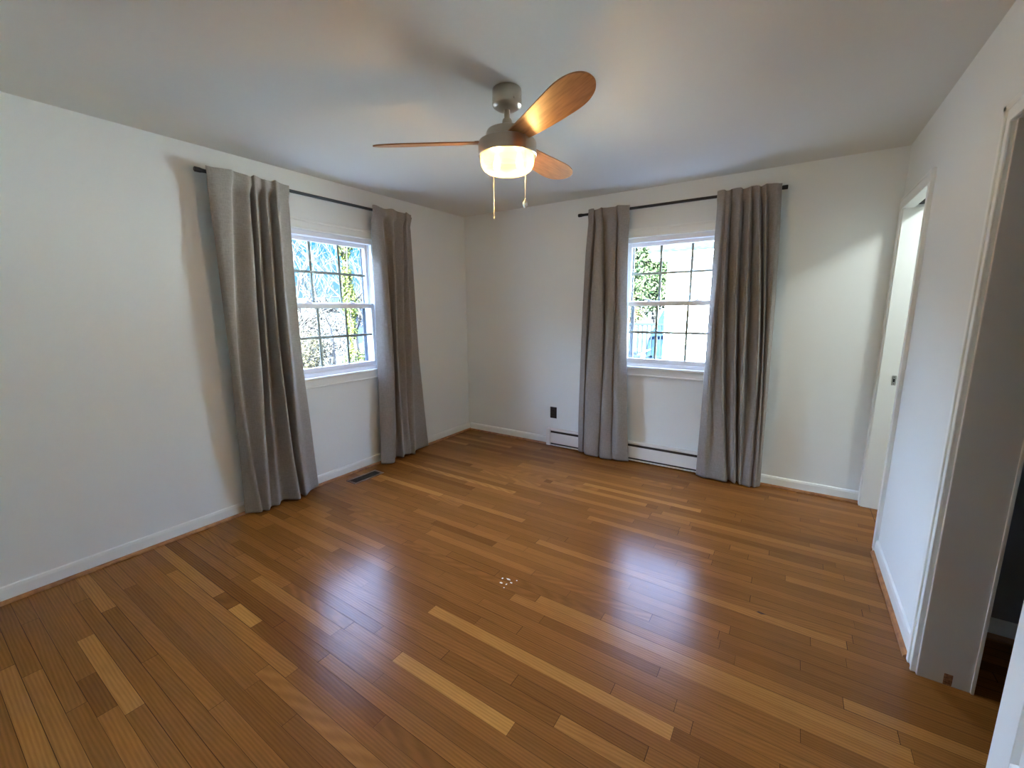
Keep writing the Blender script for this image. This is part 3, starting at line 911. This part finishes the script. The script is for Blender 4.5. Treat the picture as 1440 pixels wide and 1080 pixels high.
# pull chains
def pull(dx, dy, z0, z1, kind):
    b = bmesh.new(); tube(b, [(dx, dy, fz(z0)), (dx, dy, fz(z1))], 0.0007, 6)
    z = z0
    while z > z1:
        c = Vector((dx, dy, fz(z)))
        for q, s in ((1, 1),):
            bmesh.ops.create_icosphere(b, subdivisions=1, radius=0.0017, matrix=Matrix.Translation(c))
        z -= 0.0045
    o = link('pull_chain', b, m_chain, fan, True)
    b = bmesh.new(); tube(b, [(dx * 0.88, dy * 0.88, fz(z0 + 0.003)), (dx * 1.01, dy * 1.01, fz(z0 + 0.002))], 0.0035, 10); link('chain_outlet', b, m_nickel, o)
    b = bmesh.new()
    if kind == 'crystal':
        lathe(b, [(0, 0), (0.003, -0.002), (0.004, -0.008), (0.0135, -0.022), (0.0105, -0.034), (0, -0.044)], 8)
        M = m_crystal
    else:
        lathe(b, [(0, 0), (0.0028, -0.001), (0.0028, -0.012), (0.0018, -0.014), (0.0036, -0.018), (0.004, -0.024), (0.002, -0.028), (0, -0.029)], 14)
        M = m_chain
    bmesh.ops.translate(b, vec=(dx, dy, fz(z1)), verts=b.verts)
    p = link('chain_pendant', b, M, o, kind != 'crystal')
pull(0.834 * 0.082 + 0.553 * 0.118, 0.553 * 0.082 - 0.834 * 0.118, 2.200, 1.93, 'crystal')
pull(-0.834 * 0.072 - 0.553 * 0.122, -0.553 * 0.072 + 0.834 * 0.122, 2.165, 1.915, 'metal')
tag(fan, 'brushed nickel ceiling fan with three wooden blades and a lit glass bowl', 'ceiling fan')

# ------------------------------------------------------------------ outside
GZ = -0.9
m_ground = add_noise(mat('winter_grass', (0.0203, 0.0190, 0.0115), 0.95), (0.0088, 0.0080, 0.0050), (0.0135, 0.0130, 0.0088), 1.5, detail=6)
b = bmesh.new()
N = 40
gv = {}
for i in range(N + 1):
    for j in range(N + 1):
        x = -70 + 110 * i / N; y = -40 + 120 * j / N
        rise = max(0, (-x - 24) / 30) * 2.2 + max(0, (y - 22) / 30) * 2.0
        gv[i, j] = b.verts.new((x, y, GZ + rise))
for i in range(N):
    for j in range(N): b.faces.new((gv[i, j], gv[i + 1, j], gv[i + 1, j + 1], gv[i, j + 1]))
struct(link('ground', b, m_ground))

m_bark = add_noise(mat('bark', (0.0405, 0.0310, 0.0245), 0.9), (0.0070, 0.0050, 0.0040), (0.0160, 0.0130, 0.0100), 6, detail=5)
m_bark_pale = add_noise(mat('pale_bark', (0.0610, 0.0540, 0.0460), 0.9), (0.0160, 0.0135, 0.0115), (0.0295, 0.0265, 0.0230), 6, detail=5)
def leafmat(nm, c0, c1):
    M = mat(nm, c0, 0.8, spec=0.08)
    n, l, bs = nodes(M)
    g = n.new('ShaderNodeNewGeometry'); r = n.new('ShaderNodeValToRGB')
    r.color_ramp.elements[0].color = (*c0, 1); r.color_ramp.elements[1].color = (*c1, 1)
    l.new(g.outputs['Random Per Island'], r.inputs[0]); l.new(r.outputs[0], bs.inputs['Base Color'])
    return M
m_thicket = leafmat('thicket_leaf', (0.015, 0.012, 0.009), (0.085, 0.075, 0.06))
m_ivy = leafmat('ivy_leaf', (0.016, 0.027, 0.005), (0.076, 0.079, 0.019))
m_brush = leafmat('dry_leaf', (0.0216, 0.0176, 0.0088), (0.0648, 0.0560, 0.0344))
m_brushg = leafmat('green_shrub_leaf', (0.0112, 0.0176, 0.0064), (0.0432, 0.0456, 0.0216))
m_ever = leafmat('evergreen_leaf', (0.005, 0.012, 0.004), (0.054, 0.068, 0.030))
m_ever2 = leafmat('autumn_leaf', (0.027, 0.016, 0.008), (0.076, 0.054, 0.027))

def branch(bm, rnd, p, d, L, r, depth, spread=0.5):
    n_ = 3
    pts = [p.copy()]; rs = [r]
    for i in range(n_):
        d = (d + Vector((rnd.uniform(-1, 1), rnd.uniform(-1, 1), rnd.uniform(-0.5, 0.8))) * 0.18).normalized()
        p = p + d * (L / n_); pts.append(p.copy()); rs.append(r * (1 - 0.42 * (i + 1) / n_))
    tube(bm, pts, rs, 4 if depth < 3 else 3, False)
    if depth <= 0: return
    for k in range(rnd.choice((3, 4)) if depth > 1 else 4):
        t = rnd.uniform(0.35, 1.0) if k else 1.0
        i = min(n_ - 1, int(t * n_)); f = t * n_ - i
        q = pts[i].lerp(pts[min(n_, i + 1)], min(1, f))
        nd = (d + Vector((rnd.uniform(-1, 1), rnd.uniform(-1, 1), rnd.uniform(-0.3, 1.0))) * spread * 1.6).normalized()
        branch(bm, rnd, q, nd, L * rnd.uniform(0.55, 0.8), r * 0.52, depth - 1, spread)
def bare_tree(x, y, z, h, r, seed, label, M=None, depth=4, grp='bare trees beyond the left window'):
    rnd = random.Random(seed)
    b = bmesh.new()
    branch(b, rnd, Vector((0, 0, -0.1)), Vector((0, 0, 1)), h * 0.42, r, depth, 0.55)
    o = link('bare_tree', b, M or m_bark, None)
    o.location = (x, y, z)
    return tag(o, label, 'tree', grp)
def gz(x, y): return GZ + max(0, (-x - 24) / 30) * 2.2 + max(0, (y - 22) / 30) * 2.0
LBL = 'leafless winter tree in the tangle of bare branches beyond the left wall window'
k = 0
TR = [(-11.5, 4.2, 5.0), (-12.5, 6.6, 4.6), (-11.8, 8.9, 5.2), (-15.5, 7.0, 6.5), (-15.5, 10.2, 6.5), (-18.8, 8.6, 7.5), (-19, 12.2, 8.0), (-21.5, 18.5, 9.0), (-13.5, 2.6, 5.5), (-17.5, 5.0, 7.0), (-30.0, 13.5, 9.0), (-27, 18.0, 9.0), (-9.8, 6.3, 3.8)]
for (x, y, h) in TR:
    bare_tree(x, y, gz(x, y), h, 0.05 + h * 0.010, 100 + k, LBL, m_bark_pale if k % 2 else m_bark)
    k += 1

def leaves(b, rnd, fn, n_, size):
    for _ in range(n_):
        p = fn(rnd)
        a = Vector((rnd.gauss(0, 1), rnd.gauss(0, 1), rnd.gauss(0, 1))).normalized()
        c = a.cross(Vector((rnd.gauss(0, 1), rnd.gauss(0, 1), rnd.gauss(0, 1)))).normalized()
        s = size * rnd.uniform(0.6, 1.3)
        v = [b.verts.new(p + a * s), b.verts.new(p + c * s * 0.5), b.verts.new(p - a * s * 0.8), b.verts.new(p - c * s * 0.5)]
        b.faces.new(v)
def ell(cx, cy, cz, rx, ry, rz):
    def f(rnd):
        while True:
            v = Vector((rnd.uniform(-1, 1), rnd.uniform(-1, 1), rnd.uniform(-1, 1)))
            if 0.25 < v.length < 1: break
        lump = 0.82 + 0.18 * sin(5 * v.x + 3 * v.z) * cos(4 * v.y)
        return Vector((cx + v.x * rx * lump, cy + v.y * ry * lump, cz + v.z * rz * lump))
    return f
def shrub(x, y, h, rx, ry, seed, M, label, n_=2600, size=0.045, grp='shrubs beyond the left window'):
    rnd = random.Random(seed)
    root = empty('shrub', (x, y, gz(x, y)))
    b = bmesh.new(); leaves(b, rnd, ell(0, 0, h * 0.52, rx, ry, h * 0.52), n_, size); link('foliage', b, M, root)
    b = bmesh.new()
    for q in range(7):
        a = rnd.uniform(0, 6.28)
        branch(b, rnd, Vector((0, 0, -0.05)), Vector((cos(a) * rx * 0.6, sin(a) * ry * 0.6, h * 0.8)).normalized(), h * 0.55, 0.016, 2, 0.5)
    link('stems', b, m_bark, root)
    return tag(root, label, 'shrub', grp)
k = 0
for (x, y, h, M) in ((-6.3, 1.6, 1.05, m_brush), (-6.5, 3.15, 1.15, m_brushg), (-6.6, 4.75, 1.1, m_brush), (-7.4, 6.4, 1.15, m_brushg), (-8.6, 2.4, 1.7, m_brush), (-10.0, 4.0, 1.75, m_brush), (-9.9, 8.6, 1.55, m_brush), (-9.3, 6.2, 1.35, m_brushg)):
    shrub(x, y, h, 0.75, 0.75, 300 + k, M, 'dry brown winter shrub in the brush below the left wall window' if M is m_brush else 'greenish low shrub in the brush below the left wall window', grp='dry shrubs beyond the left window' if M is m_brush else 'green shrubs beyond the left window')
    k += 1
for (x, y) in ((-12.6, 4.9), (-13.4, 6.95), (-14.0, 11.4), (-16.8, 5.4), (-17.8, 13.3)):
    shrub(x, y, 2.6 + 0.12 * (-12 - x), 1.25, 1.3, 300 + k, m_thicket, 'tall grey-brown thicket among the bare trees beyond the left wall window', 3200, 0.05, 'tall thickets beyond the left window')
    k += 1
# ivy-covered trunk
root = empty('ivy_covered_tree', (-8.0, 4.30, GZ))
b = bmesh.new(); rnd = random.Random(5)
tube(b, [(0, 0, -0.1), (0.03, 0.02, 1.2), (-0.02, -0.06, 2.6), (0.0, -0.12, 4.2), (0.05, -0.2, 6.0)], [0.12, 0.10, 0.09, 0.07, 0.04], 10)
for z in (2.4, 2.9, 3.3, 3.8, 4.3):
    branch(b, rnd, Vector((0, -0.1, z)), Vector((rnd.uniform(-1, 1), rnd.uniform(-1, 1), 0.7)).normalized(), 1.2, 0.03, 3, 0.5)
link('trunk', b, m_bark, root)
b = bmesh.new()
def ivyf(rnd):
    z = rnd.uniform(0.3, 4.9); a = rnd.uniform(0, 6.28); r = (0.17 + 0.07 * sin(z * 3.1) + 0.05 * sin(z * 7.7 + 1)) * rnd.uniform(0.5, 1.1)
    return Vector((r * cos(a), -0.03 * z + r * sin(a), z))
leaves(b, rnd, ivyf, 3600, 0.05)
link('ivy', b, m_ivy, root)
tag(root, 'tall trunk wrapped in yellow-green ivy outside the left wall window', 'tree')
# utility wires
m_wire = mat('wire', (0.02, 0.02, 0.02), 0.6)
for i, (z0, z1, lab) in enumerate(((3.05, 4.1, 'lower black utility wire crossing the sky outside the left wall window'), (2.75, 4.45, 'steeper black utility wire crossing the sky outside the left wall window'))):
    b = bmesh.new(); P_ = []
    for q in range(21):
        t = q / 20
        P_.append((0, 10 * t - 5, (z1 - z0) * (t - 0.5) * 1.0 - 0.5 * (1 - (2 * t - 1) ** 2) + 0.5))
    tube(b, P_, 0.012, 6)
    o = link('utility_wire', b, m_wire); o.location = (-13.4 - 0.3 * i, 8, (z0 + z1) / 2)
    tag(o, lab, 'wire', 'utility wires')

def siding_wall(b, x0, x1, y, z0, z1, step=0.11, face=-1):
    z = z0
    while z < z1:
        za = min(z + step, z1)
        v = [b.verts.new(p) for p in ((x0, y + face * 0.014, z), (x1, y + face * 0.014, z), (x1, y, za), (x0, y, za))]
        b.faces.new(v)
        v2 = [b.verts.new(p) for p in ((x0, y, z), (x1, y, z), (x1, y + face * 0.014, z), (x0, y + face * 0.014, z))]
        b.faces.new(v2); z = za
m_siding = mat('white_siding', (0.86, 0.86, 0.84), 0.5)
m_shingle = add_noise(mat('blue_grey_shingle', (0.008, 0.011, 0.014), 0.9, spec=0.05), (0.006, 0.009, 0.012), (0.012, 0.016, 0.02), 14, (1, 3, 1), detail=5)
# neighbour's white house outside the back window
HX0, HY = 1.02, 5.0
root = empty('neighbour_house', (HX0 + 4, HY + 3, GZ)); r_ = root.location
def T_(b):
    bmesh.ops.translate(b, vec=(-r_[0], -r_[1], -r_[2]), verts=b.verts); return b
b = bmesh.new(); box(b, HX0, HX0 + 8, HY + 0.005, HY + 6, GZ, 2.39)
siding_wall(b, HX0 + 0.09, HX0 + 8, HY, GZ, 2.33)
link('siding_wall', T_(b), m_siding, root)
b = bmesh.new(); box(b, HX0 - 0.01, HX0 + 0.10, HY - 0.022, HY + 0.08, GZ, 2.335, 0.003); link('corner_board', T_(b), m_trim, root)
b = bmesh.new(); tube(b, [(HX0 + 0.06, HY - 0.20, 2.36), (HX0 + 0.06, HY - 0.17, 2.30), (HX0 + 0.07, HY - 0.08, 2.23), (HX0 + 0.07, HY - 0.065, 2.1), (HX0 + 0.07, HY - 0.065, GZ + 0.1)], 0.034, 12); link('downspout', T_(b), m_siding, root, True)
b = bmesh.new(); box(b, HX0 - 0.25, HX0 + 8.2, HY - 0.30, HY + 0.02, 2.335, 2.35); box(b, HX0 - 0.25, HX0 + 8.2, HY - 0.31, HY - 0.29, 2.335, 2.465, 0.002); link('soffit', T_(b), m_siding, root)
b = bmesh.new(); box(b, HX0 - 0.25, HX0 + 8.2, HY - 0.40, HY - 0.31, 2.365, 2.37); box(b, HX0 - 0.25, HX0 + 8.2, HY - 0.405, HY - 0.395, 2.365, 2.455, 0.002); link('gutter', T_(b), m_siding, root)
b = bmesh.new()
for s in (0, 1):
    ya, yb = (HY - 0.36, HY + 3) if s == 0 else (HY + 6.36, HY + 3)
    P4 = [(HX0 - 0.3, ya, 2.475), (HX0 + 8.3, ya, 2.475), (HX0 + 8.3, yb, 4.09), (HX0 - 0.3, yb, 4.09)]
    t_ = [b.verts.new(p) for p in P4]; u_ = [b.verts.new((p[0], p[1], p[2] + 0.04)) for p in P4]
    b.faces.new(t_); b.faces.new(u_)
    for q in range(4): b.faces.new((t_[q], t_[(q + 1) % 4], u_[(q + 1) % 4], u_[q]))
bmesh.ops.recalc_face_normals(b, faces=b.faces)
link('shingle_roof', T_(b), m_shingle, root)
for xx in (HX0, HX0 + 7.98):
    b = bmesh.new()
    v = [b.verts.new((xx + q, yy, zz)) for q in (0, 0.02) for yy, zz in ((HY, 2.39), (HY + 6, 2.39), (HY + 3, 4.04))]
    b.faces.new(v[:3]); b.faces.new(v[3:][::-1])
    for q in range(3): b.faces.new((v[q], v[q + 3], v[(q + 1) % 3 + 3], v[(q + 1) % 3]))
    link('gable', T_(b), m_siding, root)
tag(root, "neighbour's white sided house with downspout outside the back wall window", 'house')

# deck with railing, left of that house
m_deckw = mat('shade_toned_deck', (0.0075, 0.0105, 0.0135), 0.9, spec=0.03)  # very dark blue base: the shade over the deck is put into its colour
root = empty('deck', (-1.0, 8.6, GZ)); r_ = root.location
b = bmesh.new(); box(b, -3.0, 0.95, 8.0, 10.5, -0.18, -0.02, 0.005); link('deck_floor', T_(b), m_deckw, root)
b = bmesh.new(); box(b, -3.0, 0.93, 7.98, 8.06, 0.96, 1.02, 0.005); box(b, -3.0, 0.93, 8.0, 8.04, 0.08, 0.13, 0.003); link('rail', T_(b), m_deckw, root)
x = -2.95
while x < 0.9:
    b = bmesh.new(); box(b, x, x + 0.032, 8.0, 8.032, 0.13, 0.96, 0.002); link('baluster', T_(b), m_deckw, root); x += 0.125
for x in (-3.0, -1.05, 0.86):
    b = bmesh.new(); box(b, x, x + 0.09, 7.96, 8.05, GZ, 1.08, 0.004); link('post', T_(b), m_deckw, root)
tag(root, 'deck coloured as in blue shade, with slatted railing outside the back wall window', 'deck')
# blue tarp over something on the deck
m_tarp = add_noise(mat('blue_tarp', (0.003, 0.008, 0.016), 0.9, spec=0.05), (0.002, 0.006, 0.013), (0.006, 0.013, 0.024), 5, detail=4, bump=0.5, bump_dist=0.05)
b = bmesh.new(); rnd = random.Random(3)
NX, NY = 26, 16
tv = {}
for i in range(NX + 1):
    for j in range(NY + 1):
        a, c = i / NX * 2 - 1, j / NY * 2 - 1
        hgt = 1.38 * max(0.0, (1 - abs(a) ** 2.2)) ** 0.55 * max(0.0, (1 - abs(c) ** 3)) ** 0.5
        hgt += 0.07 * sin(9 * a + 4 * c) * (hgt > 0.2) + 0.05 * sin(17 * a - 6 * c) * (hgt > 0.2)
        tv[i, j] = b.verts.new((a * 0.62, c * 0.55, hgt))
for i in range(NX):
    for j in range(NY): b.faces.new((tv[i, j], tv[i + 1, j], tv[i + 1, j + 1], tv[i, j + 1]))
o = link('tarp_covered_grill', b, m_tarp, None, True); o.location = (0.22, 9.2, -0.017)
tag(o, 'lumpy blue tarp cover standing on the deck behind the railing', 'tarp')
# small white post with a slanted cap
root = empty('garden_post', (-0.135, 7.6, GZ))
b = bmesh.new(); box(b, -0.045, 0.045, -0.045, 0.045, -0.05, 1.10, 0.004); link('post', b, m_siding, root)
b = bmesh.new(); box(b, -0.16, 0.16, -0.09, 0.09, -0.012, 0.012, 0.004)
bmesh.ops.rotate(b, cent=(0, 0, 0), matrix=Matrix.Rotation(radians(-28), 3, 'Y'), verts=b.verts); bmesh.ops.translate(b, vec=(0.02, 0, 1.16), verts=b.verts)
link('slanted_cap', b, m_siding, root)
tag(root, 'short white post with a slanted cap in front of the deck railing', 'post')

# leafy trees behind the deck
def leafy_tree(x, y, h, rx, rz, seed, M, label, n_=9000, size=0.06):
    rnd = random.Random(seed); root = empty('leafy_tree', (x, y, gz(x, y)))
    b = bmesh.new(); tube(b, [(0, 0, -0.1), (0.05, 0, h * 0.4), (0, 0.05, h * 0.85)], [0.16, 0.11, 0.04], 8)
    for q in range(6):
        branch(b, rnd, Vector((0, 0, h * (0.3 + 0.08 * q))), Vector((rnd.uniform(-1, 1), rnd.uniform(-1, 1), 0.5)).normalized(), rx * 0.9, 0.045, 3, 0.5)
    link('trunk', b, m_bark, root)
    b = bmesh.new(); leaves(b, rnd, ell(0, 0, h - rz, rx, rx, rz), n_, size); link('foliage', b, M, root)
    return tag(root, label, 'tree')
leafy_tree(-1.5, 13.5, 7.0, 1.9, 2.7, 41, m_ever, 'green leafy tree behind the deck outside the back wall window', 12000, 0.085)
leafy_tree(-5.0, 19.5, 4.2, 1.7, 1.9, 42, m_ever2, 'lower tawny leafed tree behind the deck, left of the blue tarp', 6000, 0.08)
# pale distant house outside the left window
root = empty('distant_house', (-24, 15.9, gz(-24, 15.9))); r_ = root.location
b = bmesh.new(); box(b, -25.5, -22.5, 14.3, 17.5, -1.0, 1.25); link('house_wall', T_(b), mat('weathered_grey_paint', (0.05, 0.06, 0.075), 0.9, spec=0.05), root)
b = bmesh.new()
v = [b.verts.new(p) for p in ((-22.2, 14.0, 1.15), (-22.2, 17.8, 1.15), (-24, 17.8, 2.3), (-24, 14.0, 2.3))]; b.faces.new(v)
v = [b.verts.new(p) for p in ((-25.8, 14.0, 1.15), (-25.8, 17.8, 1.15), (-24, 17.8, 2.3), (-24, 14.0, 2.3))]; b.faces.new(v)
so = link('house_roof', T_(b), m_shingle, root); md = so.modifiers.new('thick', 'SOLIDIFY'); md.thickness = 0.1
tag(root, 'pale distant house seen through bare branches outside the left wall window', 'house')
